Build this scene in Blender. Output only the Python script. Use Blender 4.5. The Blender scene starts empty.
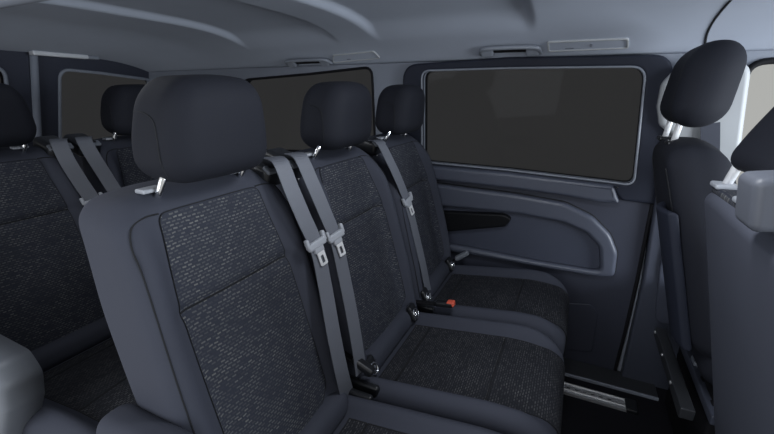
import bpy, bmesh, math, random
from math import sin, cos, tan, radians as R, pi, sqrt
from mathutils import Vector as V, Matrix
random.seed(4)
sc = bpy.context.scene
COL = sc.collection

# ------------------------------------------------------------------ camera
FPX, CX, CY = 391.0, 387.0, 217.0
PITCH, YAW = R(17.6), R(25.4)
CF = V((-sin(YAW)*cos(PITCH), cos(YAW)*cos(PITCH), -sin(PITCH)))
CR = V((cos(YAW), sin(YAW), 0)); CU = CR.cross(CF)
CP = V((0, 0, 1.185))
def ray(px, py): return CF + CR*((px-CX)/FPX) - CU*((py-CY)/FPX)
def solve(px, py, fn, t1=4.0):
    """first point along the line of sight where fn(point) turns positive: a point of a real surface"""
    d = ray(px, py); t, st = .12, .02
    while t < t1 and fn(CP+d*t) < 0: t += st
    a, b = t-st, t
    for _ in range(30):
        m = (a+b)/2
        if fn(CP+d*m) < 0: a = m
        else: b = m
    return CP + d*b
cam = bpy.data.cameras.new('camera'); cam.sensor_width = 36; cam.lens = FPX/774*36; cam.clip_start = .01
co = bpy.data.objects.new('camera', cam); COL.objects.link(co)
m = Matrix((CR, CU, -CF)).transposed().to_4x4(); m.translation = CP; co.matrix_world = m
sc.camera = co

# ------------------------------------------------------------------ materials
def mat(name, col, rough=.6, metal=0, bump=0, bscale=400, spec=.5, sheen=0, var=.06):
    m = bpy.data.materials.new(name); m.use_nodes = True
    nt = m.node_tree; b = nt.nodes['Principled BSDF']
    b.inputs['Roughness'].default_value = rough; b.inputs['Metallic'].default_value = metal
    b.inputs['Specular IOR Level'].default_value = spec
    if sheen:
        b.inputs['Sheen Weight'].default_value = sheen; b.inputs['Sheen Roughness'].default_value = .4
    tc = nt.nodes.new('ShaderNodeTexCoord')
    nz = nt.nodes.new('ShaderNodeTexNoise'); nz.inputs['Scale'].default_value = 6; nz.inputs['Detail'].default_value = 4
    nt.links.new(tc.outputs['Object'], nz.inputs['Vector'])
    mx = nt.nodes.new('ShaderNodeMix'); mx.data_type = 'RGBA'
    mx.inputs['A'].default_value = (*[c*(1-var) for c in col], 1); mx.inputs['B'].default_value = (*[c*(1+var) for c in col], 1)
    nt.links.new(nz.outputs['Fac'], mx.inputs['Factor']); nt.links.new(mx.outputs['Result'], b.inputs['Base Color'])
    if bump:
        n2 = nt.nodes.new('ShaderNodeTexNoise'); n2.inputs['Scale'].default_value = bscale; n2.inputs['Detail'].default_value = 2
        nt.links.new(tc.outputs['Object'], n2.inputs['Vector'])
        bp = nt.nodes.new('ShaderNodeBump'); bp.inputs['Strength'].default_value = bump; bp.inputs['Distance'].default_value = .002
        nt.links.new(n2.outputs['Fac'], bp.inputs['Height']); nt.links.new(bp.outputs['Normal'], b.inputs['Normal'])
    return m
def fabric(name, dark, light, gap, rowh=.0062, bw=.0112):
    m = bpy.data.materials.new(name); m.use_nodes = True
    nt = m.node_tree; L = nt.links.new; N = nt.nodes.new; b = nt.nodes['Principled BSDF']
    b.inputs['Roughness'].default_value = .85; b.inputs['Specular IOR Level'].default_value = .2
    uv = N('ShaderNodeTexCoord')
    nd = N('ShaderNodeTexNoise'); nd.inputs['Scale'].default_value = 55; nd.inputs['Detail'].default_value = 1
    L(uv.outputs['UV'], nd.inputs['Vector'])
    sub = N('ShaderNodeVectorMath'); sub.operation = 'SUBTRACT'; sub.inputs[1].default_value = (.5, .5, .5); L(nd.outputs['Color'], sub.inputs[0])
    scl = N('ShaderNodeVectorMath'); scl.operation = 'SCALE'; scl.inputs['Scale'].default_value = .004; L(sub.outputs[0], scl.inputs[0])
    add = N('ShaderNodeVectorMath'); add.operation = 'ADD'; L(uv.outputs['UV'], add.inputs[0]); L(scl.outputs[0], add.inputs[1])
    br = N('ShaderNodeTexBrick'); br.offset = .5; br.squash = 1
    br.inputs['Scale'].default_value = 1; br.inputs['Brick Width'].default_value = bw; br.inputs['Row Height'].default_value = rowh
    br.inputs['Mortar Size'].default_value = .0020; br.inputs['Mortar Smooth'].default_value = .25; br.inputs['Bias'].default_value = 0
    br.inputs['Color1'].default_value = (*dark, 1); br.inputs['Color2'].default_value = (*light, 1); br.inputs['Mortar'].default_value = (*gap, 1)
    L(add.outputs[0], br.inputs['Vector'])
    big = N('ShaderNodeTexNoise'); big.inputs['Scale'].default_value = 14; big.inputs['Detail'].default_value = 3; L(uv.outputs['UV'], big.inputs['Vector'])
    rp = N('ShaderNodeMapRange'); rp.inputs['From Min'].default_value = .35; rp.inputs['From Max'].default_value = .65
    rp.inputs['To Min'].default_value = .45; L(big.outputs['Fac'], rp.inputs['Value'])
    mx = N('ShaderNodeMix'); mx.data_type = 'RGBA'; mx.inputs['A'].default_value = (*gap, 1)
    L(rp.outputs['Result'], mx.inputs['Factor']); L(br.outputs['Color'], mx.inputs['B'])
    L(mx.outputs['Result'], b.inputs['Base Color'])
    bp = N('ShaderNodeBump'); bp.inputs['Strength'].default_value = .4; bp.inputs['Distance'].default_value = .0015; bp.invert = True
    L(br.outputs['Fac'], bp.inputs['Height']); L(bp.outputs['Normal'], b.inputs['Normal'])
    return m
def glass(name, tint, refl):
    m = bpy.data.materials.new(name); m.use_nodes = True
    nt = m.node_tree; nt.nodes.remove(nt.nodes['Principled BSDF']); N = nt.nodes.new; L = nt.links.new
    t = N('ShaderNodeBsdfTransparent')
    nz = N('ShaderNodeTexNoise'); nz.inputs['Scale'].default_value = 2.2; nz.inputs['Detail'].default_value = 1
    tc = N('ShaderNodeTexCoord'); L(tc.outputs['Object'], nz.inputs['Vector'])
    mx = N('ShaderNodeMix'); mx.data_type = 'RGBA'
    mx.inputs['A'].default_value = (*[c*.97 for c in tint], 1); mx.inputs['B'].default_value = (*[c*1.03 for c in tint], 1)
    L(nz.outputs['Fac'], mx.inputs['Factor']); L(mx.outputs['Result'], t.inputs['Color'])
    g = N('ShaderNodeBsdfGlossy'); g.inputs['Roughness'].default_value = .03; g.inputs['Color'].default_value = (.9, .9, .9, 1)
    ms = N('ShaderNodeMixShader'); ms.inputs['Fac'].default_value = refl
    L(t.outputs[0], ms.inputs[1]); L(g.outputs[0], ms.inputs[2]); L(ms.outputs[0], nt.nodes['Material Output'].inputs['Surface'])
    return m
M = dict(
    bolster=mat('bolster_cloth', (.046, .0505, .069), .8, bump=.15, bscale=900, spec=.25),
    head=mat('headrest_cloth', (.0105, .0118, .0180), .8, bump=.12, bscale=900, spec=.25),
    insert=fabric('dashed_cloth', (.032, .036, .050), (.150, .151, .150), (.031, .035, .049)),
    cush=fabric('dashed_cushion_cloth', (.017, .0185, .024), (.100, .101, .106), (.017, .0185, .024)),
    seam=mat('seam_thread', (.008, .009, .012), .9),
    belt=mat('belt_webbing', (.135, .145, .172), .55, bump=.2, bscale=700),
    black=mat('black_plastic', (.012, .013, .016), .35),
    blackm=mat('black_matt_plastic', (.008, .008, .010), .7, spec=.2),
    grip=mat('grip_plastic', (.006, .0065, .008), .5, spec=.2),
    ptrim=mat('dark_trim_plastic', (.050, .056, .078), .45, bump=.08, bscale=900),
    frame=mat('window_frame_plastic', (.018, .021, .033), .6, spec=.2),
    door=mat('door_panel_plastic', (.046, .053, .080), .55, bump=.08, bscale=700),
    door_shaded=mat('door_plastic_shaded', (.034, .038, .057), .55, bump=.08, bscale=700),  # door plastic darkened: shade on the lower door is put into the colour
    door_lit=mat('door_plastic_lit', (.075, .084, .115), .42, bump=.06, bscale=700),  # door plastic lightened: light caught by ledge and arch is put into the colour
    roof=mat('headliner_cloth', (.39, .425, .50), .85, bump=.05, bscale=600, spec=.2),
    pillar=mat('pillar_plastic', (.22, .24, .285), .55, spec=.3),
    pale=mat('pale_pillar_plastic', (.42, .435, .45), .5),
    handle=mat('grab_handle_plastic', (.22, .24, .28), .4),
    vinyl=mat('seat_back_vinyl', (.082, .089, .116), .6, bump=.05, bscale=900, spec=.3),
    armpad=mat('armrest_pad', (.105, .114, .138), .5),
    mould=mat('moulded_grey_plastic', (.165, .18, .208), .42),
    chrome=mat('chrome', (.85, .86, .88), .16, 1, var=.01),
    alu=mat('aluminium', (.66, .67, .69), .4, .8),
    tongue=mat('tongue_plastic', (.36, .38, .42), .35),
    steel=mat('pressed_steel', (.82, .83, .85), .3, .2),
    red=mat('buckle_button', (.75, .12, .07), .4),
    carpet=mat('floor_carpet', (.010, .010, .013), .95, bump=.5, bscale=900, spec=.1),
    steelpaint=mat('painted_steel', (.038, .041, .047), .4, .3),
    lens=mat('lamp_lens', (.6, .62, .65), .3),
    tint=glass('privacy_glass', (.226, .227, .231), .0018),
    clear=glass('clear_glass', (.93, .935, .925), .03),
)

# ------------------------------------------------------------------ mesh helpers
def obj(name, vf, material, parent=None, smooth=True, bevel=0, uvs=None, seg=3, flat3=False):
    vs, fs = vf
    me = bpy.data.meshes.new(name); me.from_pydata([tuple(v) for v in vs], [], fs)
    bm = bmesh.new(); bm.from_mesh(me)
    if not uvs:
        bmesh.ops.remove_doubles(bm, verts=bm.verts, dist=1e-6)
        bmesh.ops.recalc_face_normals(bm, faces=bm.faces)
    bm.to_mesh(me); bm.free()
    if uvs:
        l = me.uv_layers.new(name='uv')
        for lp in me.loops: l.data[lp.index].uv = uvs[lp.vertex_index]
    if smooth:
        for p in me.polygons: p.use_smooth = len(p.vertices) != 3 or not flat3
    me.materials.append(M[material])
    o = bpy.data.objects.new(name, me); COL.objects.link(o)
    if parent: o.parent = parent
    if bevel:
        b = o.modifiers.new('bevel', 'BEVEL'); b.width = bevel; b.segments = seg; b.limit_method = 'ANGLE'; b.angle_limit = R(40)
        b.harden_normals = False
        for p in me.polygons: p.use_smooth = False
        w = o.modifiers.new('wn', 'WEIGHTED_NORMAL'); w.keep_sharp = False
        for p in me.polygons: p.use_smooth = True
    return o
def thing(name, label, cat, loc=(0, 0, 0), group=None):
    o = bpy.data.objects.new(name, None); o.empty_display_size = .05; COL.objects.link(o); o.location = loc
    return tag(o, label, cat, group)
def tag(o, label, cat, group=None):
    o['label'] = label; o['category'] = cat
    if group: o['group'] = group
    return o
def struct(o): o['kind'] = 'structure'; return o
def join(*a):
    V_, F_ = [], []
    for vs, fs in a:
        n = len(V_); V_ += list(vs); F_ += [tuple(i+n for i in f) for f in fs]
    return V_, F_
def mv(vf, loc=(0, 0, 0), rot=None):
    T = V(loc); vs = [V(v) for v in vf[0]]
    if rot is not None: vs = [rot @ v for v in vs]
    return [v+T for v in vs], vf[1]
def ss(a, b, x):
    t = max(0, min(1, (x-a)/(b-a))); return t*t*(3-2*t)
def axis_coords(h, r, n):
    i = h-r; arc = [i + r*tan(R(a)) for a in (11, 22, 33, 45)]
    lin = [-i + 2*i*k/n for k in range(n+1)]
    return [-a for a in reversed(arc)] + lin + arc
class RB:
    """a cushion-like rounded box with a deformation; patches of its own skin can be taken from it"""
    def __init__(s, hx, hy, hz, r, f=None, n=(6, 10, 10)):
        s.h = (hx, hy, hz); s.r = r; s.f = f or (lambda p: p); s.n = n
    def M(s, p, off=0):
        q = V([max(-(h-s.r), min(h-s.r, c)) for c, h in zip(p, s.h)]); d = V(p)-q
        d = d.normalized() if d.length > 1e-9 else V((0, 0, 0))
        return s.f(q + d*(s.r+off))
    def mesh(s):
        ax = [axis_coords(h, s.r, n) for h, n in zip(s.h, s.n)]; vs, fs, ix = [], [], {}
        def vid(p):
            k = tuple(round(c, 5) for c in p)
            if k not in ix: ix[k] = len(vs); vs.append(s.M(p))
            return ix[k]
        for a in range(3):
            b, c = (a+1) % 3, (a+2) % 3
            for sg in (-1, 1):
                for i in range(len(ax[b])-1):
                    for j in range(len(ax[c])-1):
                        q = []
                        for (u, w) in ((i, j), (i+1, j), (i+1, j+1), (i, j+1)):
                            p = [0, 0, 0]; p[a] = sg*s.h[a]; p[b] = ax[b][u]; p[c] = ax[c][w]; q.append(vid(p))
                        fs.append(tuple(q if sg > 0 else q[::-1]))
        return vs, fs
    def patch(s, fn, hw, u0, u1, n=(20, 44), off=.0025, rc=(0, 0)):
        """fn(y,u) -> cube point; a panel from u0 to u1 and -hw..hw with rounded corners; returns verts, faces, uvs, rim"""
        vs, fs, uv = [], [], []
        def w(u):
            k = hw(u) if callable(hw) else hw
            for r, d in ((rc[0], u-u0), (rc[1], u1-u)):
                if r and d < r: k -= r - sqrt(max(0, r*r-(r-d)**2))
            return k
        us = [u0 + (u1-u0)*(.5-.5*cos(pi*i/n[1])) for i in range(n[1]+1)]
        for u in us:
            for j in range(n[0]+1):
                y = w(u)*(-1+2*j/n[0]); vs.append(s.M(fn(y, u), off)); uv.append((y, u))
        W = n[0]+1
        for i in range(n[1]):
            for j in range(n[0]): fs.append((i*W+j, i*W+j+1, (i+1)*W+j+1, (i+1)*W+j))
        rim = [vs[j] for j in range(W)] + [vs[i*W+W-1] for i in range(1, n[1]+1)] + \
              [vs[n[1]*W+j] for j in range(W-2, -1, -1)] + [vs[i*W] for i in range(n[1]-1, 0, -1)]
        return vs, fs, uv, rim
def tube(pts, r, n=8, closed=False):
    pts = [V(p) for p in pts]; N = len(pts); vs, fs = [], []; up = None
    for i, p in enumerate(pts):
        a = pts[(i-1) % N] if (closed or i) else p; b = pts[(i+1) % N] if (closed or i < N-1) else p
        t = (b-a).normalized()
        if up is None:
            up = t.orthogonal().normalized()
        up = (up - t*up.dot(t)); up = up.normalized() if up.length > 1e-6 else t.orthogonal().normalized()
        s = t.cross(up); rr = r(i/(N-1)) if callable(r) else r
        for k in range(n):
            a_ = 2*pi*k/n; vs.append(p + up*(rr*cos(a_)) + s*(rr*sin(a_)))
    for i in range(N if closed else N-1):
        j = (i+1) % N
        for k in range(n): fs.append((i*n+k, i*n+(k+1) % n, j*n+(k+1) % n, j*n+k))
    if not closed: fs.append(tuple(range(n))[::-1]); fs.append(tuple((N-1)*n+k for k in range(n)))
    return vs, fs
def smooth_path(P, n=8):
    P = [V(p) for p in P]; out = []
    for i in range(len(P)-1):
        a, b, c, d = P[max(i-1, 0)], P[i], P[i+1], P[min(i+2, len(P)-1)]
        for k in range(n):
            t = k/n; out.append(.5*((2*b)+(c-a)*t+(2*a-5*b+4*c-d)*t*t+(3*b-a-3*c+d)*t**3))
    return out+[P[-1]]
def ribbon(P, w, th, wdir):
    vs, fs = [], []
    for i, p in enumerate(P):
        t = (P[min(i+1, len(P)-1)]-P[max(i-1, 0)]).normalized()
        wd = V(wdir(i/(len(P)-1)) if callable(wdir) else wdir); wd = (wd - t*wd.dot(t)).normalized(); nn = t.cross(wd)
        for a, b in ((-1, -1), (1, -1), (1, 1), (-1, 1)): vs.append(p + wd*(a*w/2) + nn*(b*th/2))
    for i in range(len(P)-1):
        for k in range(4): fs.append((i*4+k, i*4+(k+1) % 4, i*4+4+(k+1) % 4, i*4+4+k))
    fs += [(3, 2, 1, 0), tuple(len(vs)-4+k for k in range(4))]
    return vs, fs
def fill2d(outer, holes=()):
    bm = bmesh.new(); es = []
    for lp in (outer, *holes):
        vs = [bm.verts.new((x, y, 0)) for x, y in lp]
        for i in range(len(vs)): es.append(bm.edges.new((vs[i], vs[(i+1) % len(vs)])))
    bmesh.ops.triangle_fill(bm, edges=es, use_beauty=True)
    bm.verts.index_update()
    r = [v.co.to_2d() for v in bm.verts], [tuple(v.index for v in f.verts) for f in bm.faces]
    bm.free(); return r
def plate(outer, holes, to3, d0, d1):
    """flat moulded plate: 2-D outline with holes, from depth d0 to d1 of the surface to3(a,b,depth)"""
    p2, fs = fill2d(outer, holes); n = len(p2)
    vs = [to3(p.x, p.y, d0) for p in p2] + [to3(p.x, p.y, d1) for p in p2]
    out = list(fs) + [tuple(i+n for i in f[::-1]) for f in fs]
    k = 0
    for lp in (outer, *holes):
        m_ = len(lp)
        for i in range(m_): out.append((k+i, k+(i+1) % m_, n+k+(i+1) % m_, n+k+i))
        k += m_
    return vs, out
def bplate(outer, holes, to3, d0, d1, bev, K=5):
    """the same plate with a rolled front edge: rings of the outline step inwards as they rise"""
    def orient(lp, ccw):
        a = sum(lp[i-1][0]*lp[i][1]-lp[i][0]*lp[i-1][1] for i in range(len(lp)))
        return list(lp) if (a > 0) == ccw else list(lp)[::-1]
    def clean(lp):
        o = [lp[0]]
        for p in lp[1:]:
            if (V(p)-V(o[-1])).length > 5e-4: o.append(p)
        return o if (V(o[0])-V(o[-1])).length > 5e-4 else o[:-1]
    def off(lp, d):
        out = []
        for i in range(len(lp)):
            p = V(lp[i]); e0 = (p-V(lp[i-1])).normalized(); e1 = (V(lp[(i+1) % len(lp)])-p).normalized()
            n0, n1 = V((-e0.y, e0.x)), V((-e1.y, e1.x)); b = (n0+n1); b = b.normalized() if b.length > 1e-6 else n0
            q = p + b*(d/max(.6, b.dot(n0))); out.append((q.x, q.y))
        return out
    loops = [clean(orient(outer, True))] + [clean(orient(h, False)) for h in holes]
    sg = 1 if d0 > d1 else -1
    rings = [(0, d1)] + [(bev*(1-cos(a)), d0-sg*bev*(1-sin(a))) for a in [pi/2*k/K for k in range(K+1)]] + [(bev+.0012, d0)]
    vs, fs, last = [], [], []
    for lp in loops:
        n = len(lp); base = len(vs)
        for o, d in rings:
            cur = off(lp, o) if o else lp
            vs += [to3(x, y, d) for x, y in cur]
        last.append(cur)
        for k in range(len(rings)-1):
            for i in range(n):
                a = base+k*n+i; b = base+k*n+(i+1) % n; fs.append((a, b, b+n, a+n))
    p2, cap = fill2d(last[0], last[1:]); n0 = len(vs)
    vs += [to3(p.x, p.y, d0) for p in p2]; fs += [tuple(i+n0 for i in f) for f in cap]
    b2, bcap = fill2d(loops[0], loops[1:]); n1 = len(vs)
    vs += [to3(p.x, p.y, d1) for p in b2]; fs += [tuple(i+n1 for i in f[::-1]) for f in bcap]
    return vs, fs
def rounded(pts, rad, n=6):
    """polygon with rounded corners; rad a number or a list"""
    out = []; N = len(pts)
    for i in range(N):
        p = V(pts[i]); a = V(pts[i-1]); b = V(pts[(i+1) % N]); r = rad[i] if isinstance(rad, (list, tuple)) else rad
        da, db = (a-p), (b-p); la, lb = da.length, db.length; da /= la; db /= lb
        ang = da.angle(db)
        if r <= 0 or ang > R(172): out.append((p.x, p.y)); continue
        L = min(r/tan(ang/2), la*.48, lb*.48)
        s, e = p+da*L, p+db*L
        for k in range(n+1):
            t = k/n; q = s*(1-t)**2 + p*(2*t*(1-t)) + e*t*t; out.append((q.x, q.y))
    return out

# ------------------------------------------------------------------ the shell of the van (x forward, y to the far side, z up)
YC = .98
def wallY(z): return 1.76 - .07*z
def onwall(px, py): p = solve(px, py, lambda q: q.y-wallY(q.z)); return (p.x, p.z)
def W3(x, z, d): return V((x, wallY(z)-d, z))             # d = how far it stands into the cabin
def wpoly(*pp): return [onwall(*p) for p in pp]
XR = -2.4
def R3(y, z, d): return V((XR+d+.40*(1.3-z)*-1, y, z))
def onrear(px, py): p = solve(px, py, lambda q: XR-.40*(1.3-q.z)-q.x); return (p.y, p.z)

XF = 1.5
fl = plate([(-2.5, .1), (XF, .1), (XF, 1.8), (-2.5, 1.8)], [], lambda a, b, d: V((a, b, d)), 0, -.04)
struct(obj('floor', fl, 'carpet', smooth=False))

# headliner: arched, with two coffers sunk into it
def roofz(x, y):
    s = min(1, abs(y-YC)/.69)
    z = 1.305 + .135*(1-s**4)
    z -= .075*ss(-1.75, -2.45, x)*(1-s**4)
    e = lambda a, b: ss(a-.022, a+.012, x)*ss(b+.02, b-.02, x)
    lat = ss(.82, .62, s)
    z += .022*lat*(e(-.76, -.185) + e(-1.45, -.96))
    return z
nx, ny = 420, 72
xs = [-2.46+(XF+2.46)*i/nx for i in range(nx+1)]; ys = [YC-.695+1.39*j/ny for j in range(ny+1)]
vs = [V((x, y, roofz(x, y))) for x in xs for y in ys] + [V((x, y, 1.5)) for x in xs for y in ys]
fs = []; Wn = ny+1; K = (nx+1)*Wn
for i in range(nx):
    for j in range(ny):
        a = i*Wn+j; fs += [(a, a+Wn, a+Wn+1, a+1), (K+a, K+a+1, K+a+Wn+1, K+a+Wn)]
for i in range(nx):
    for j in (0, ny): a = i*Wn+j; fs.append((a, a+Wn, K+a+Wn, K+a))
for j in range(ny):
    for i in (0, nx): a = i*Wn+j; fs.append((a, a+1, K+a+1, K+a))
struct(obj('ceiling', (vs, fs), 'roof'))
def onroof(px, py): return solve(px, py, lambda q: q.z-roofz(q.x, q.y) if YC-.69 < q.y < YC+.69 else -1)
def rnorm(x, y):
    e = .01; return V(((roofz(x+e, y)-roofz(x-e, y))/(2*e), (roofz(x, y+e)-roofz(x, y-e))/(2*e), -1)).normalized()
seam = smooth_path([onroof(*p) + V((0, 0, .0005)) for p in ((731, 0), (722, 10), (713, 22), (707, 34), (705, 44))] , 6)
struct(obj('trim_1', tube(seam, .0035), 'seam'))

# far side wall with its openings
win_door = rounded(wpoly((424, 71), (510, 68.5), (645, 67), (633, 184), (612, 181), (510, 169), (424, 161)), [.035, 0, .05, .05, 0, 0, .03])
win_q = rounded(wpoly((243, 80), (310, 74), (372, 67), (375, 140), (376, 152), (240, 150)), [.06, 0, .04, .03, .03, .06])
win_f = rounded([onwall(747, 62), (1.45, 1.30), (1.45, .80), onwall(727, 205)], [.05, .05, .05, .03])
B_X = onwall(655, 190)[0]
wall = plate([(-2.45, -.02), (XF, -.02), (XF, 1.36), (-2.45, 1.36)], [win_door, win_q, win_f], W3, 0, -.05)
wl = struct(obj('wall_left', wall, 'pillar', bevel=.006))

# window_1: the quarter window by the rear bench
def pane(name, poly, material, parent=None, d=-.02, mapf=W3): return obj(name, plate(poly, [], mapf, d, d-.004), material, parent, smooth=False)
def loop3(poly, d, mapf=W3): return [mapf(x, z, d) for x, z in poly]
w1 = struct(pane('window_1', win_q, 'tint')); obj('window_seal', tube(loop3(win_q, 0), .006, closed=True), 'blackm', w1)
w3 = struct(pane('window_3', win_f, 'clear')); obj('window_seal', tube(loop3(win_f, .002), .010, closed=True), 'blackm', w3)

# door_1: the sliding door
dout = rounded(wpoly((405, 65), (510, 57.5), (668, 55), (674, 80), (655, 190), (637, 280), (614, 377), (600, 380), (555, 371), (400, 330)),
               [.07, 0, .11, 0, 0, 0, .07, 0, 0, .05])
dbody = bplate(dout, [win_door], W3, .012, 0, .006)
door = struct(obj('door_1', dbody, 'door_shaded', flat3=True))
fr_out = rounded(wpoly((405, 65), (510, 57.5), (668, 55), (674, 80), (654, 203), (621, 199), (612, 187), (510, 178), (405, 166)), [.07, 0, .11, .03, .01, .02, .02, 0, .05])
obj('window_frame', bplate(fr_out, [win_door], W3, .030, .008, .010), 'frame', door, flat3=True)
obj('window_seal', tube(loop3(win_door, .028), .004, closed=True), 'handle', door)
obj('window_pane', plate(win_door, [], W3, -.014, -.018), 'tint', door, smooth=False)
led = rounded(wpoly((420, 163), (510, 171), (613, 183.5), (619, 201), (600, 200), (565, 193.5), (520, 187.5), (420, 176)), [.02, 0, .006, .01, 0, 0, 0, .02])
obj('door_ledge', bplate(led, [], W3, .050, .01, .014), 'door_lit', door, flat3=True)
arch_o = rounded(wpoly((420, 181), (443, 183), (520, 193), (565, 201), (592, 214), (610, 232), (617, 250), (614, 274), (600, 274), (550, 266), (452, 249), (420, 245)),
                 [.02, 0, 0, .1, .1, .1, .08, .04, 0, 0, 0, .02])
arch_i = rounded(wpoly((430, 203), (450, 205), (520, 212), (563, 220), (586, 230), (599, 244), (600, 267), (590, 267), (540, 259), (469, 245), (440, 240)),
                 [.02, 0, 0, .05, .06, .06, .04, .03, 0, .03, .03])
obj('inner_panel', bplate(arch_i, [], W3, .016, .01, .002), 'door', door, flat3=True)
obj('door_arch', bplate(arch_o, [arch_i], W3, .042, .01, .016), 'door_lit', door, flat3=True)
obj('seam', tube(loop3(arch_o, .013), .004, closed=True), 'seam', door)
grip = rounded(wpoly((440, 209), (505, 212), (513, 216), (507, 224), (440, 230)), [.01, .02, .02, .02, .01])
obj('door_pull', bplate(grip, [], W3, .045, .01, .008), 'grip', door, flat3=True)
pock = rounded(wpoly((520, 299), (592, 303), (598, 313), (592, 351), (520, 339)), [.02, .03, .03, .03, .02])
obj('pocket_cover', bplate(pock, [], W3, .0165, .01, .003), 'door_shaded', door, flat3=True)
obj('door_seal', tube([W3(x, z, .012) for x, z in wpoly((655, 188), (646, 232), (637, 278), (625, 330), (614, 372), (600, 378), (555, 368), (480, 352))], .007), 'blackm', door)
obj('lock_pin', tube([W3(*onwall(616, 186), .03), W3(*onwall(616, 184), .06)], .004), 'black', door)

# window pillar behind the driver, pale upper and dark lower trim
up = rounded(wpoly((672, 70), (659, 84), (655, 106), (657, 124), (667, 133), (680, 192), (728, 205), (746, 66), (720, 58)), [.03, .04, .03, .03, .04, 0, .02, .05, 0])
t2 = struct(obj('trim_2', bplate(up, [], W3, .060, .0, .016), 'pale', flat3=True))
lo = rounded(wpoly((657, 176), (662, 136), (690, 140), (735, 205), (726, 300), (712, 330), (700, 400), (646, 396), (634, 385), (619, 378), (641, 280)), .02)
t3 = struct(obj('trim_3', bplate(lo, [], W3, .045, .0, .010), 'ptrim', flat3=True))
inn = rounded(wpoly((668, 214), (680, 226), (686, 262), (682, 316), (652, 318), (657, 262)), .04)
obj('pillar_cover', bplate(inn, [], W3, .056, .04, .006), 'ptrim', t3, flat3=True)
# front door lower card (beyond the driver)
fd = rounded([onwall(727, 207), (1.45, .82), (1.45, .1), onwall(715, 335)], .02)
struct(obj('door_2', bplate(fd, [], W3, .03, 0, .008), 'pillar', flat3=True))
# sill at the foot of the sliding door
s0 = [onwall(*p) for p in ((480, 350), (555, 369), (644, 394))]
sx0, sx1 = s0[0][0], s0[2][0]+.02
bx = lambda x0, x1, y0, y1, z0, z1: ([V((x, y, z)) for x in (x0, x1) for y in (y0, y1) for z in (z0, z1)],
     [(0, 1, 3, 2), (4, 6, 7, 5), (0, 4, 5, 1), (2, 3, 7, 6), (0, 2, 6, 4), (1, 5, 7, 3)])
struct(obj('trim_4', bx(-.6, .44, 1.63, 1.745, 0, .010), 'steelpaint', bevel=.003))
struct(obj('trim_5', bx(-.6, .44, 1.622, 1.630, 0, .014), 'pillar', bevel=.002))

# rear wall: two rear doors with a post between them
wr = rounded([onrear(*p) for p in ((59, 69), (100, 73), (152, 80), (150, 150), (60, 150))], [.05, 0, .05, .05, .05])
ym = (onrear(29, 70)[0]+onrear(37, 70)[0])/2
wL = [(2*ym-y, z) for y, z in wr][::-1]
rear = plate([(.2, 0), (1.8, 0), (1.8, 1.42), (.2, 1.42)], [wr, wL], R3, 0, -.05)
struct(obj('wall_back', rear, 'door_shaded', bevel=.006))
w4 = struct(pane('window_2', wr, 'tint', mapf=R3)); obj('window_seal', tube(loop3(wr, .004, R3), .008, closed=True), 'pillar', w4)
w5 = struct(pane('window_4', wL, 'tint', mapf=R3)); obj('window_seal', tube(loop3(wL, .004, R3), .008, closed=True), 'pillar', w5)
struct(obj('trim_6', tube([R3(ym, .1, .012), R3(ym, 1.37, .012)], .016, 12), 'pillar'))
# near side wall behind the open doorway, where the picture was taken from
near = plate([(-2.45, -.02), (-1.2, -.02), (-1.2, 1.33), (-2.45, 1.33)], [rounded([(-2.2, .87), (-1.35, .87), (-1.35, 1.25), (-2.2, 1.25)], .05)],
             lambda x, z, d: V((x, .2+.07*z-d, z)), 0, .05)
struct(obj('wall_right', near, 'pillar', bevel=.006))
struct(obj('trim_7', tube([V((-2.4, YC-.69, 1.31)), V((XF, YC-.69, 1.31))], .022, 10), 'pillar'))

# ------------------------------------------------------------------ things on the ceiling
def grab_handle(pl, pr, label):
    a, b = onroof(*pl), onroof(*pr); mid = (a+b)/2; ax = (b-a).normalized(); n = V((0, -.75, -.66)); n = (n-ax*n.dot(ax)).normalized(); L = (b-a).length/2
    root = thing('grab_handle', label, 'handle', mid, 'grab handles along the far roof edge')
    up_ = n.cross(ax); up_ = up_ if up_.z > 0 else -up_
    P = lambda u, v, h: ax*u + up_*v + n*h
    bar = smooth_path([P(-L, -.016, .004), P(-L*.98, .002, .016), P(-L*.82, .022, .026), P(0, .026, .028), P(L*.82, .022, .026), P(L*.98, .002, .016), P(L, -.016, .004)], 6)
    obj('grip', ribbonround(bar, .0075, .0075, n), 'handle', root)
    rot = Matrix((ax, n.cross(ax), n)).transposed()
    for s in (-1, 1): obj('mount', mv(RB(.024, .018, .010, .008).mesh(), P(s*L*.76, -.002, .012), rot), 'handle', root)
    obj('recess', mv(RB(L*.54, .011, .003, .0025).mesh(), P(0, .006, .012), rot), 'blackm', root)
    return root
def ribbonround(P, rw, rt, wd):
    vs, fs = [], []; n = 10
    for i, p in enumerate(P):
        t = (P[min(i+1, len(P)-1)]-P[max(i-1, 0)]).normalized(); w = (wd-t*wd.dot(t)).normalized(); q = t.cross(w)
        for k in range(n): vs.append(p + w*(rw*cos(2*pi*k/n)) + q*(rt*sin(2*pi*k/n)))
    for i in range(len(P)-1):
        for k in range(n): fs.append((i*n+k, i*n+(k+1) % n, i*n+n+(k+1) % n, i*n+n+k))
    fs += [tuple(range(n)), tuple((len(P)-1)*n+k for k in range(n))]
    return vs, fs
grab_handle((288, 62), (331, 60), 'grey roof grab handle above the quarter window of the rear bench')
grab_handle((481, 50), (541, 48), 'grey roof grab handle above the sliding door window')
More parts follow.
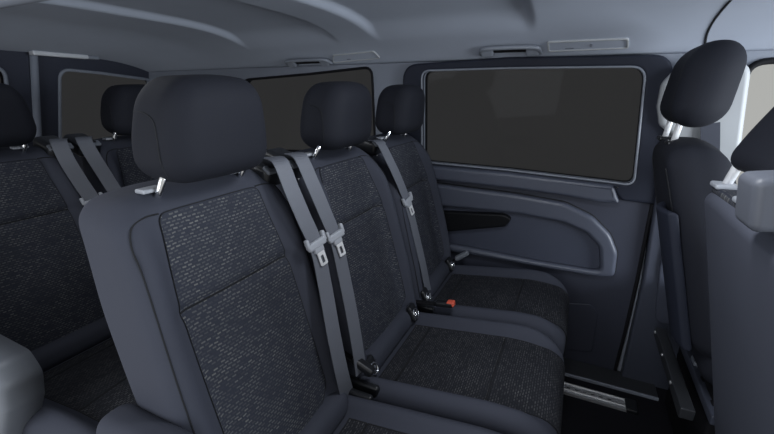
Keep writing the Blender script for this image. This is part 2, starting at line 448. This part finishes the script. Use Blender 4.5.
def roof_panel(px4, label, lines):
    c = [onroof(*p) for p in px4]; mid = sum(c, V())/4
    n = ((c[1]-c[0]).cross(c[3]-c[0])).normalized()
    if n.dot(CP-mid) < 0: n = -n
    root = thing('roof_panel', label, 'panel', mid, 'moulded service panels beside the grab handles')
    ax = (c[1]-c[0]).normalized(); ay = n.cross(ax)
    q = [((p-mid).dot(ax), (p-mid).dot(ay)) for p in c]
    f = lambda a, b, d: ax*a + ay*b + n*d
    o2 = rounded(q, .010); i2 = rounded([(a*.95, b*.80) for a, b in q], .008)
    obj('rim', plate(o2, [i2], f, .006, -.004), 'pale', root, bevel=.0015)
    obj('cover', plate(i2, [], f, .003, -.004), 'roof', root, bevel=.001)
    for u, v, w, h in lines:
        p = V((q[0][0]*(1-u)+q[1][0]*u, (q[0][1]*(1-v)+q[3][1]*v)))
        obj('embossed_mark', plate(rounded([(p.x-w, p.y-h), (p.x+w, p.y-h), (p.x+w, p.y+h), (p.x-w, p.y+h)], h*.8), [], f, .0045, .002), 'pillar', root, bevel=.0006)
    return root
roof_panel(((547, 41), (629, 37.5), (629, 47.5), (548, 51)), 'grey rectangular moulded panel right of the sliding door grab handle', ((.30, .72, .014, .003), (.57, .5, .004, .008)))
roof_panel(((333, 54.5), (374, 50.5), (381, 57.5), (333, 62.5)), 'small grey moulded panel right of the rear grab handle, dimmer of the two', ((.3, .7, .010, .003),))
# lamp strip at the rear edge of the roof
p0, p1 = V(R3(*onrear(25, 53), .05)), V(R3(*onrear(81, 57.5), .05))
lamp = thing('rear_lamp', 'slim pale interior lamp strip at the rear edge of the ceiling', 'lamp', (p0+p1)/2)
h = (p1-p0)/2
obj('lens', mv(RB(.02, h.length, .010, .006).mesh(), (0, 0, 0), Matrix.Rotation(math.atan2(h.z, h.y), 3, 'X')), 'lens', lamp)
obj('end_cap', mv(RB(.018, .035, .009, .006).mesh(), h*1.17), 'handle', lamp)

# ------------------------------------------------------------------ passenger seats
REC = .27
def xf(z): return -.632 + (1.0-z)*REC                     # front of a backrest at height z
def back_def(hz, zc, hx, taper, dy, amp):
    def f(p):
        x, y, z = p; t = (z+hz)/(2*hz)
        ay = abs(y)
        b = ss(.125, .185, ay)*ss(1.02, .80, t)
        if x > 0: x += amp*b*(.75+.25*ss(0, .4, t))*min(1, x/.03)
        if x > 0: x += .010*(1-(y/.13)**2)*ss(.45, .1, abs(t-.35))*min(1, x/.03) if ay < .13 else 0
        y *= 1.0 + .04*ss(.9, .4, t) - taper*ss(.66, 1.02, t)
        z += -.010*ss(.08, .22, ay)*ss(.85, 1, t)
        zz = z+zc
        if x > 0: x -= .007*math.exp(-((zz-.818)/.011)**2)*ss(.17, .13, ay)*min(1, x/.03)
        return V((xf(zz)-hx+x, y+dy, zz))
    return f
def cush_def(xc, zc):
    def f(p):
        x, y, z = p; ay = abs(y)
        if z > 0:
            z += .040*ss(.14, .19, ay)*ss(.30, .18, x)*min(1, z/.03)
            z += .012*(1-(y/.15)**2)*ss(-.25, .1, x)*min(1, z/.03) if ay < .15 else 0
        z -= .022*ss(.10, .30, x)*(1 if z > 0 else 0)
        if z > -.02: z += .13*(x+xc)*ss(-.02, .05, z)
        if x > .15: y *= 1-.05*ss(.15, .29, x)
        return V((x+xc, y, z+zc))
    return f
def headrest_mesh(hw=.119, hh=.084, hd=.066, lean=-.06, rr=.046):
    def f(p):
        x, y, z = p
        t = (z+hh)/(2*hh)
        y *= .975+.025*ss(0, .3, t) - .17*ss(.35, 1.05, t)
        z += .014*(1-(y/hw)**2)*ss(.5, 1, t)
        x += -.016*(y/hw)**2 - lean*z
        return V((x, y, z))
    return RB(hd, hw, hh, rr, f, (4, 8, 6))
HB, HXB, ZB = .318, .065, .707                              # backrest half height, half depth, centre height
bkA, bkB = [RB(HXB, w_, HB, .050, back_def(HB, ZB, HXB, tp_, dy_, am_), (4, 26, 64)) for w_, tp_, dy_, am_ in ((.206, .065, .004, .034), (.215, .13, .017, .050))]
bkA.iw, bkB.iw = .138, .150
XC, ZC = -.225, .338
cu = RB(.285, .225, .110, .055, cush_def(XC, ZC), (28, 26, 8))
def front_pt(y, u): return V((HXB, y, u-ZB))                # u = height
def top_pt(y, u):
    s = u
    return V((s, y, .110)) if s <= .285 else V((.285, y, .110-(s-.285)))
def make_seat(name, belt_side, bk):
    root = thing(name, '', 'seat')
    b = obj('backrest', bk.mesh(), 'bolster', root)
    rims = []
    for nm, u0, u1, rc in (('upper_insert', .819, .988, (0, .016)), ('lower_insert', .450, .817, (.05, 0))):
        vs, fs, uv, rim = bk.patch(front_pt, lambda u: bk.iw-.012*ss(.8, 1.0, u), u0, u1, rc=rc)
        obj(nm, (vs, fs), 'insert', root, uvs=uv); rims.append(tube(rim, .0009, 6, closed=True))
    for s in (-1, 1):
        P = [bk.M(front_pt(s*min(w, bk.h[1]-.004), u), .0005) for w, u in ((.122, .989), (.150, .992), (.182, .984), (.204, .95), (.209, .90), (.210, .7), (.210, .55), (.208, .44))]
        rims.append(tube(smooth_path(P, 5), .0014, 6))
    for q in rims: obj('seam', q, 'seam', b)
    roll = RB(.045, .196, .040, .035, None, (2, 10, 2))
    r_ = obj('lumbar_roll', mv(roll.mesh(), (xf(.405)-.012, 0, .412), Matrix.Rotation(R(-12), 3, 'Y')), 'bolster', root)
    for s in ((-1,) if belt_side > 0 else (-1, 1)):
        c = V((xf(.43)+.036, s*.162, .440)); rot = Matrix.Rotation(R(62), 3, 'Y')
        k = obj('anchor_cover', mv(RB(.030, .024, .010, .009).mesh(), c, rot), 'black', root)
        obj('anchor_ring', mv(tube([V((.016*cos(a)+.006, .016*sin(a), .010)) for a in [2*pi*i/16 for i in range(16)]], .003, 8, True), c, rot), 'chrome', k)
        obj('anchor_pin', mv(RB(.008, .008, .005, .004).mesh(), c+rot @ V((.006, 0, .010)), rot), 'chrome', k)
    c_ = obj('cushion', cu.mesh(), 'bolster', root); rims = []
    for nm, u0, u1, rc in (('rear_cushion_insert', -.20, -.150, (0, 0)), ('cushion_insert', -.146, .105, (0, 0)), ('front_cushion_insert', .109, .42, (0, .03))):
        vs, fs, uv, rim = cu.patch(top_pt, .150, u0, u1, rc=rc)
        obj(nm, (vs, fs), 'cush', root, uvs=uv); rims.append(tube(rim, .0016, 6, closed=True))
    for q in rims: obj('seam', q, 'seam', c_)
    h0 = V((-.618, .008, 1.118))
    hm = headrest_mesh(); hr = obj('headrest', mv(hm.mesh(), h0), 'head', root)
    for s in (-1, 1):
        P = [hm.M(V((x, s*.119, z)), .0004)+h0 for x, z in ((.030, -.075), (.034, -.04), (.030, .0), (.018, .025), (-.01, .036), (-.04, .036))]
        obj('seam', tube(smooth_path(P, 6), .0010, 6), 'seam', hr)
    for s in (-1, 1):
        a = V((-.672, s*.096, .97)); bb = h0+V((-.0, s*.096, -.05))
        obj('headrest_post', tube([a, bb], .0065, 12), 'chrome', root)
        obj('post_collar', mv(RB(.012, .020, .004, .003).mesh(), V((-.664, s*.096, 1.023))), 'tongue', root)
    if belt_side:
        g = RB(.052, .037, .028, .018, None, (2, 4, 2))
        gp = V((xf(1.0)-.040, belt_side*.188, 1.010))
        gd = obj('belt_guide', mv(g.mesh(), gp, Matrix.Rotation(R(18), 3, 'Y')), 'black', root)
        obj('guide_lip', mv(RB(.012, .035, .005, .004).mesh(), gp+V((.046, 0, .006)), Matrix.Rotation(R(40), 3, 'Y')), 'mould', gd)
        obj('guide_wedge', ([gp+V(v) for v in ((.02, -.006*belt_side, -.02), (.046, -.030*belt_side, -.03), (.05, -.026*belt_side, -.085), (.03, -.02*belt_side, -.03))],
                            [(0, 1, 2), (0, 2, 3), (0, 3, 1), (1, 3, 2)]), 'pale', gd, smooth=False)
    obj('side_shield', mv(RB(.08, .010, .045, .009).mesh(), (-.47, .212*belt_side, .385)), 'black', root)
    obj('base_frame', mv(RB(.20, .19, .12, .02, None, (2, 2, 2)).mesh(), (-.27, 0, .125)), 'blackm', root)
    return root
def copy_tree(o, parent=None):
    c = o.copy(); COL.objects.link(c)
    if parent: c.parent = parent; c.matrix_parent_inverse = o.matrix_parent_inverse
    for ch in list(o.children): copy_tree(ch, c)
    return c
YS = (.522, .985, 1.440)
DX = -.90
sA = make_seat('passenger_seat', 1, bkA); sA.location = (0, YS[0], 0)
sB = make_seat('passenger_seat', -1, bkB); sB.location = (0, YS[1], 0)
sC = copy_tree(sB); sC.location = (0, YS[2], 0)
tag(sA, 'large navy and dashed cloth seat in front, nearest seat of the middle bench', 'seat', 'middle bench seats')
tag(sB, 'middle seat of the middle bench, two belts running down its left edge', 'seat', 'middle bench seats')
tag(sC, 'seat of the middle bench beside the sliding door', 'seat', 'middle bench seats')
rA = copy_tree(sA); rA.location = (DX, YS[0], 0); tag(rA, 'rear bench seat cut off by the left picture edge', 'seat', 'rear bench seats')
rB = copy_tree(sB); rB.location = (DX, YS[1], 0); tag(rB, 'rear bench seat seen behind the large front seat, in front of the rear window', 'seat', 'rear bench seats')

# ------------------------------------------------------------------ seat belts
def belt(name, px, tpx, label, lift, shift=(0, 0, 0), w=.045, group=None, low=None):
    """px: places along the strap on a plane just in front of the backrests"""
    def pt(p, e): return solve(p[0], p[1], lambda q: -(q.x - (xf(q.z)+e)) )
    P = [pt(p, e) for p, e in px]
    T = pt(tpx[0], tpx[1])
    root = thing(name, label, 'seat belt', T, group)
    pp = smooth_path([p-T for p in P], 8)
    obj('strap', ribbon(pp, w, .002, V((.12, 1, 0))), 'belt', root, smooth=False)
    i = min(range(len(pp)), key=lambda k: pp[k].length); t = (pp[min(i+1, len(pp)-1)]-pp[max(0, i-1)]).normalized()
    wd = V((.12, 1, 0)); wd = (wd-t*wd.dot(t)).normalized(); n = wd.cross(t)
    if n.x < 0: n = -n
    rot = Matrix((wd, t, n)).transposed()                   # local x across, y down the strap, z outwards
    c = pp[i] + n*.004
    tg = obj('tongue', mv(join(RB(.031, .010, .006, .005).mesh(), mv(RB(.005, .013, .006, .004).mesh(), (-.029, -.010, 0)), mv(RB(.005, .013, .006, .004).mesh(), (.029, -.010, 0)),
                         mv(RB(.016, .010, .005, .004).mesh(), (0, .012, 0))), c, rot), 'tongue', root)
    f = lambda a, b, d: c + rot @ V((a, b, d))
    obj('latch_plate', plate(rounded([(-.012, .016), (.012, .016), (.012, .056), (-.012, .056)], .005), [rounded([(-.0055, .030), (.0055, .030), (.0055, .050), (-.0055, .050)], .002)], f, .004, .001),
        'steel', tg, bevel=.0006)
    return root
G = 'seat belts of the middle bench'
b1 = belt('seat_belt', [((272, 157), .0), ((281, 163), .045), ((292, 190), .055), ((304, 218), .055), ((317, 248), .055), ((325, 285), .055), ((334, 335), .055), ((343, 378), .040), ((350, 404), .0), ((354, 422), -.03)], ((314.5, 243), .055),
     'grey seat belt hanging down the right edge of the large front seat', 0, group=G)
b2 = belt('seat_belt', [((293, 153), .0), ((301, 158), .045), ((312, 182), .055), ((324, 210), .055), ((336, 240), .055), ((344, 275), .055), ((352, 315), .055), ((358, 350), .05), ((361, 372), .04)], ((333.5, 235), .055),
     'grey seat belt hanging down the left edge of the middle seat', 0, group=G)
b3 = belt('seat_belt', [((374, 140), .0), ((381, 144), .04), ((391, 163), .050), ((401, 185), .050), ((409, 207), .050), ((416, 235), .050), ((423, 265), .045), ((427, 285), .035), ((430, 300), .03)], ((407, 201), .050),
     'grey seat belt hanging down the left edge of the seat by the sliding door', 0, group=G)
G = 'seat belts of the rear bench'
for src, lb in ((b1, 'left one of the two grey seat belts on the rear bench at far left'), (b2, 'grey seat belt of the rear bench, right one partly hidden by the large front seat')):
    c = copy_tree(src); c.location = src.location + V((DX, 0, 0)); tag(c, lb, 'seat belt', G)

# buckles standing in the gaps between cushions
def buckle(p, rot, label, button, grp='belt buckles between the cushions'):
    root = thing('belt_buckle', label, 'buckle', p, grp)
    body = mv(RB(.034, .014, .011, .008).mesh(), (0, 0, 0), rot)
    obj('body', body, 'mould' if button is False else 'black', root)
    obj('stalk', mv(RB(.05, .010, .005, .004).mesh(), rot @ V((-.07, 0, -.004)), rot), 'blackm', root)
    if button: obj('release_button', mv(RB(.013, .0125, .009, .004).mesh(), rot @ V((.024, 0, .004)), rot), 'red', root)
    return root
ry = lambda a, z=0: Matrix.Rotation(R(z), 3, 'Z') @ Matrix.Rotation(R(a), 3, 'Y')
buckle(V((-.345, 1.205, .468)), ry(-8), 'black belt buckle with a bright red button between the middle and far cushions', True)
buckle(V((-.40, 1.640, .475)), ry(-35, 10), 'grey belt buckle at the back corner of the far cushion by the door', False)
buckle(V((-.44, .775, .480)), ry(30, 10), 'black belt buckle at the foot of the near belt', None)

# armrest at the near side of the front most seat
ar = obj('armrest', mv(RB(.20, .035, .030, .028, None, (8, 2, 2)).mesh(), (-.47, .285, .640)), 'bolster')
tag(ar, 'folded down navy armrest at the lower left corner of the large front seat', 'armrest')

# ------------------------------------------------------------------ seat rail on the floor
rail = thing('seat_rail', 'bright ribbed aluminium rail on the dark floor by the door', 'rail', (-.15, 1.535, 0))
prof = [(-.032, 0), (-.032, .012), (-.026, .013), (-.024, .009), (-.014, .009), (-.012, .013), (-.004, .013), (-.003, .006), (.003, .006), (.004, .013), (.012, .013), (.014, .009), (.024, .009), (.026, .013), (.032, .012), (.032, 0)]
n = len(prof); vs = [V((x, y, z)) for x in (-.45, .47) for y, z in prof]
obj('profile', (vs, [(i, (i+1) % n, n+(i+1) % n, n+i) for i in range(n)] + [tuple(range(n)), tuple(range(n, 2*n))]), 'alu', rail, smooth=False)
sl = join(*[mv(RB(.006, .0032, .003, .002).mesh(), (-.40+.03*k, .0, .010)) for k in range(28)])
obj('slots', sl, 'black', rail)
obj('end_cap', mv(RB(.020, .034, .010, .006).mesh(), (.485, 0, .008)), 'black', rail)

# ------------------------------------------------------------------ driver's seat, seen from behind
def fx(z): return .225 + (1.04-z)*.27                      # rear face
def fdef(zc, hz, hx):
    def f(p):
        x, y, z = p; t = (z+hz)/(2*hz)
        y *= 1 - .36*ss(.55, 1.04, t) + .02*ss(.5, .2, t)
        if y > 0: y *= 1 - .75*ss(.82, .46, t)
        z -= .05*(y/.22)**2*ss(.7, 1, t)
        if x < 0: x -= .012*ss(.14, .03, abs(y))*ss(.1, .3, t)*ss(.95, .75, t)
        return V((fx(z+zc)+hx+x, y, z+zc))
    return f
ds = thing('driver_seat', 'dark driver seat with egg shaped headrest seen from behind, beside the pale pillar', 'seat', (0, 1.43, 0))
db = RB(.075, .225, .30, .06, fdef(.760, .30, .075), (4, 14, 14))
bb = obj('backrest', db.mesh(), 'head', ds)
for s in (-1, 1): obj('seam', tube(smooth_path([db.M(V((-.075, s*.165, z)), .0006) for z in (-.22, -.1, .05, .15, .235)], 5), .002, 6), 'seam', bb)
shell = RB(.012, .185, .20, .011, lambda p: V((fx(p.z+.68)-.004+p.x - .02*(1-(p.y/.19)**2), p.y*.36-.135, p.z+.68)), (2, 12, 12))
obj('back_shell', shell.mesh(), 'frame', ds)
hd = headrest_mesh(.142, .106, .066, -.10, .062)
obj('headrest', mv(hd.mesh(), (.305, .01, 1.200)), 'head', ds)
for s in (-1, 1):
    obj('headrest_post', tube([V((.258, .045+s*.07, 1.02)), V((.275, .045+s*.07, 1.17))], .0085, 12), 'steel', ds)
    obj('post_collar', mv(RB(.018, .026, .007, .006).mesh(), (.260, .045+s*.07, 1.045)), 'black', ds)
obj('cushion', mv(RB(.25, .23, .07, .055, None, (4, 6, 2)).mesh(), (.66, 0, .45)), 'head', ds)
# pedestal under it: crossing steel bars with bolts
ped = obj('pedestal', mv(RB(.20, .20, .17, .012, None, (2, 2, 2)).mesh(), (.66, 0, .172)), 'blackm', ds)
tl = [solve(*p, lambda q: q.z-.0-(.355) if False else q.y-1.62) for p in ((657, 327), (678, 330))]
zb = tl[0].z
xb0, xb1 = tl[0].x, tl[1].x
bar1 = obj('cross_bar', mv(bx(xb0-.006, xb0+.030, -.26, .19, zb-.035, zb), (0, 0, 0)), 'steelpaint', ds, bevel=.004)
for k in range(3): obj('bolt', mv(RB(.004, .005, .005, .003).mesh(), (xb0-.006, .17-.15*k, zb-.012)), 'alu', bar1)
bar2 = obj('cross_bar', mv(bx(xb1, xb1+.045, -.26, .19, zb-.03, zb), (0, 0, 0)), 'ptrim', ds, bevel=.005)
for k in range(4): obj('bar_hole', mv(RB(.010, .012, .003, .002).mesh(), (xb1+.022, .13-.11*k, zb)), 'blackm', bar2)
obj('latch', mv(RB(.016, .022, .008, .004).mesh(), (xb1+.022, .0, zb+.004)), 'mould', bar2)
# belt on the pillar behind the driver's headrest
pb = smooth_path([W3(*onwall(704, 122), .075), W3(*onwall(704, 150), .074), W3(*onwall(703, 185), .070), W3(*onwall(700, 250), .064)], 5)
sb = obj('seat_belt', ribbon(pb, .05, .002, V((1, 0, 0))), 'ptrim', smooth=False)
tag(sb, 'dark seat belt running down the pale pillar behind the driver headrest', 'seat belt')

# ------------------------------------------------------------------ front passenger bench, its back to us at the right edge
fb = thing('front_bench', 'front bench seen from behind with a broad smooth navy back at the right edge', 'seat', (0, .78, 0))
def px_(z): return .288 + (.97-z)*.235
def fbd(p):
    x, y, z = p; zz = z+.58; t = (z+.395)/.79
    z2 = zz - .012*ss(.30, .40, abs(y))*ss(.8, 1, t)
    return V((px_(zz)+.065+x - .006*ss(.4, .0, abs(y)), y, z2))
obj('backrest', RB(.065, .375, .395, .035, fbd, (4, 16, 14)).mesh(), 'vinyl', fb)
tp = RB(.040, .15, .010, .009, None, (4, 8, 2))
vs, fs = mv(tp.mesh(), (px_(.98)+.055, .20, .973))
uv = [(v.y, v.x) for v in vs]
obj('top_insert', (vs, fs), 'insert', fb, uvs=uv)
obj('headrest', mv(headrest_mesh(.135, .100, .058, -.45).mesh(), (.408, .220, 1.122)), 'head', fb)
for s in (-1, 1):
    obj('headrest_post', tube([V((px_(.98)+.030, .245+s*.078, .97)), V((.345, .235+s*.078, 1.10))], .0095, 12), 'steel', fb)
    obj('post_collar', mv(RB(.022, .026, .006, .005).mesh(), (px_(.98)+.032, .245+s*.078, .986)), 'tongue', fb)
obj('folded_armrest', mv(RB(.075, .040, .042, .014, None, (3, 3, 3)).mesh(), (.324, -.006, 1.034), Matrix.Rotation(R(-8), 3, 'Y')), 'armpad', fb)
obj('cushion', mv(RB(.25, .37, .08, .05, None, (4, 6, 2)).mesh(), (.72, 0, .42)), 'bolster', fb)
obj('base', mv(RB(.20, .33, .17, .02, None, (2, 2, 2)).mesh(), (.70, 0, .17)), 'blackm', fb)

# ------------------------------------------------------------------ moulded trim at the rear edge of the doorway, bottom left
def Y25(px, py): p = solve(px, py, lambda q: q.y-.33); return (p.x, p.z)
N3 = lambda x, z, d: V((x, .25+d, z))
pp = [Y25(*p) for p in ((-30, 322), (0, 334), (30, 350), (43, 370), (45, 392), (40, 418), (34, 440))]
bot = [(pp[-1][0]-.02, .05), (-1.40, .05), (-1.40, pp[0][1])]
fgp = rounded(pp+bot, [0, .02, .03, .03, .03, 0, 0, .01, .01, .01])
ft = obj('side_trim', bplate(fgp, [], N3, 0, .08, .022), 'mould', flat3=True)
tag(ft, 'pale grey moulded side trim curving in at the bottom left corner', 'side trim')
obj('seam', tube([N3(*Y25(*p), -.0005) for p in ((-4, 352), (6, 372), (14, 398), (22, 424))], .0015), 'seam', ft)
obj('finger_dent', mv(RB(.045, .006, .012, .0055).mesh(), N3(*Y25(16, 361), .0), Matrix.Rotation(R(-8), 3, 'Y')), 'mould', ft)

# ------------------------------------------------------------------ light: overcast daylight through the open side, the windscreen and the panes, plus added cabin fill
w = bpy.data.worlds.new('sky'); sc.world = w; w.use_nodes = True
nt = w.node_tree; bg = nt.nodes['Background']; N = nt.nodes.new; L = nt.links.new
tc = N('ShaderNodeTexCoord'); sp = N('ShaderNodeSeparateXYZ'); L(tc.outputs['Generated'], sp.inputs[0])
mr = N('ShaderNodeMapRange'); mr.inputs['From Min'].default_value = -.5; mr.inputs['From Max'].default_value = .9
mr.inputs['To Min'].default_value = 1.0; mr.inputs['To Max'].default_value = 1.15; L(sp.outputs['Z'], mr.inputs['Value'])
nz = N('ShaderNodeTexNoise'); nz.inputs['Scale'].default_value = 3; L(tc.outputs['Generated'], nz.inputs['Vector'])
bg.inputs['Color'].default_value = (.40, .40, .395, 1); L(mr.outputs['Result'], bg.inputs['Strength'])
def area(name, loc, target, size, power, col=(1, 1, 1)):
    l = bpy.data.lights.new(name, 'AREA'); l.shape = 'RECTANGLE'; l.size, l.size_y = size; l.energy = power; l.color = col
    o = bpy.data.objects.new(name, l); COL.objects.link(o); o.location = loc
    o.rotation_euler = (V(target)-V(loc)).to_track_quat('-Z', 'Y').to_euler()
area('windscreen_daylight', (2.2, .7, 1.0), (0, 1.0, 1.3), (1.3, .8), 68, (.86, .93, 1))
area('doorway_daylight', (-1.0, -1.3, 1.1), (.2, .9, .8), (1.8, 1.3), 22, (.86, .92, 1))

for k, (x, y, e) in enumerate(((-.02, .80, 3.4), (-1.05, .45, 1.0))):  # unseen fill lights added under the ceiling to brighten seats and door
    area('cabin_fill', (x, y, roofz(x, y)-.012), (x, y+.1, 0), (.26, .12), e, (.93, .96, 1))

sc.view_settings.view_transform = 'Standard'; sc.view_settings.look = 'None'; sc.view_settings.exposure = .22; sc.view_settings.gamma = 1
sc.view_settings.use_curve_mapping = False
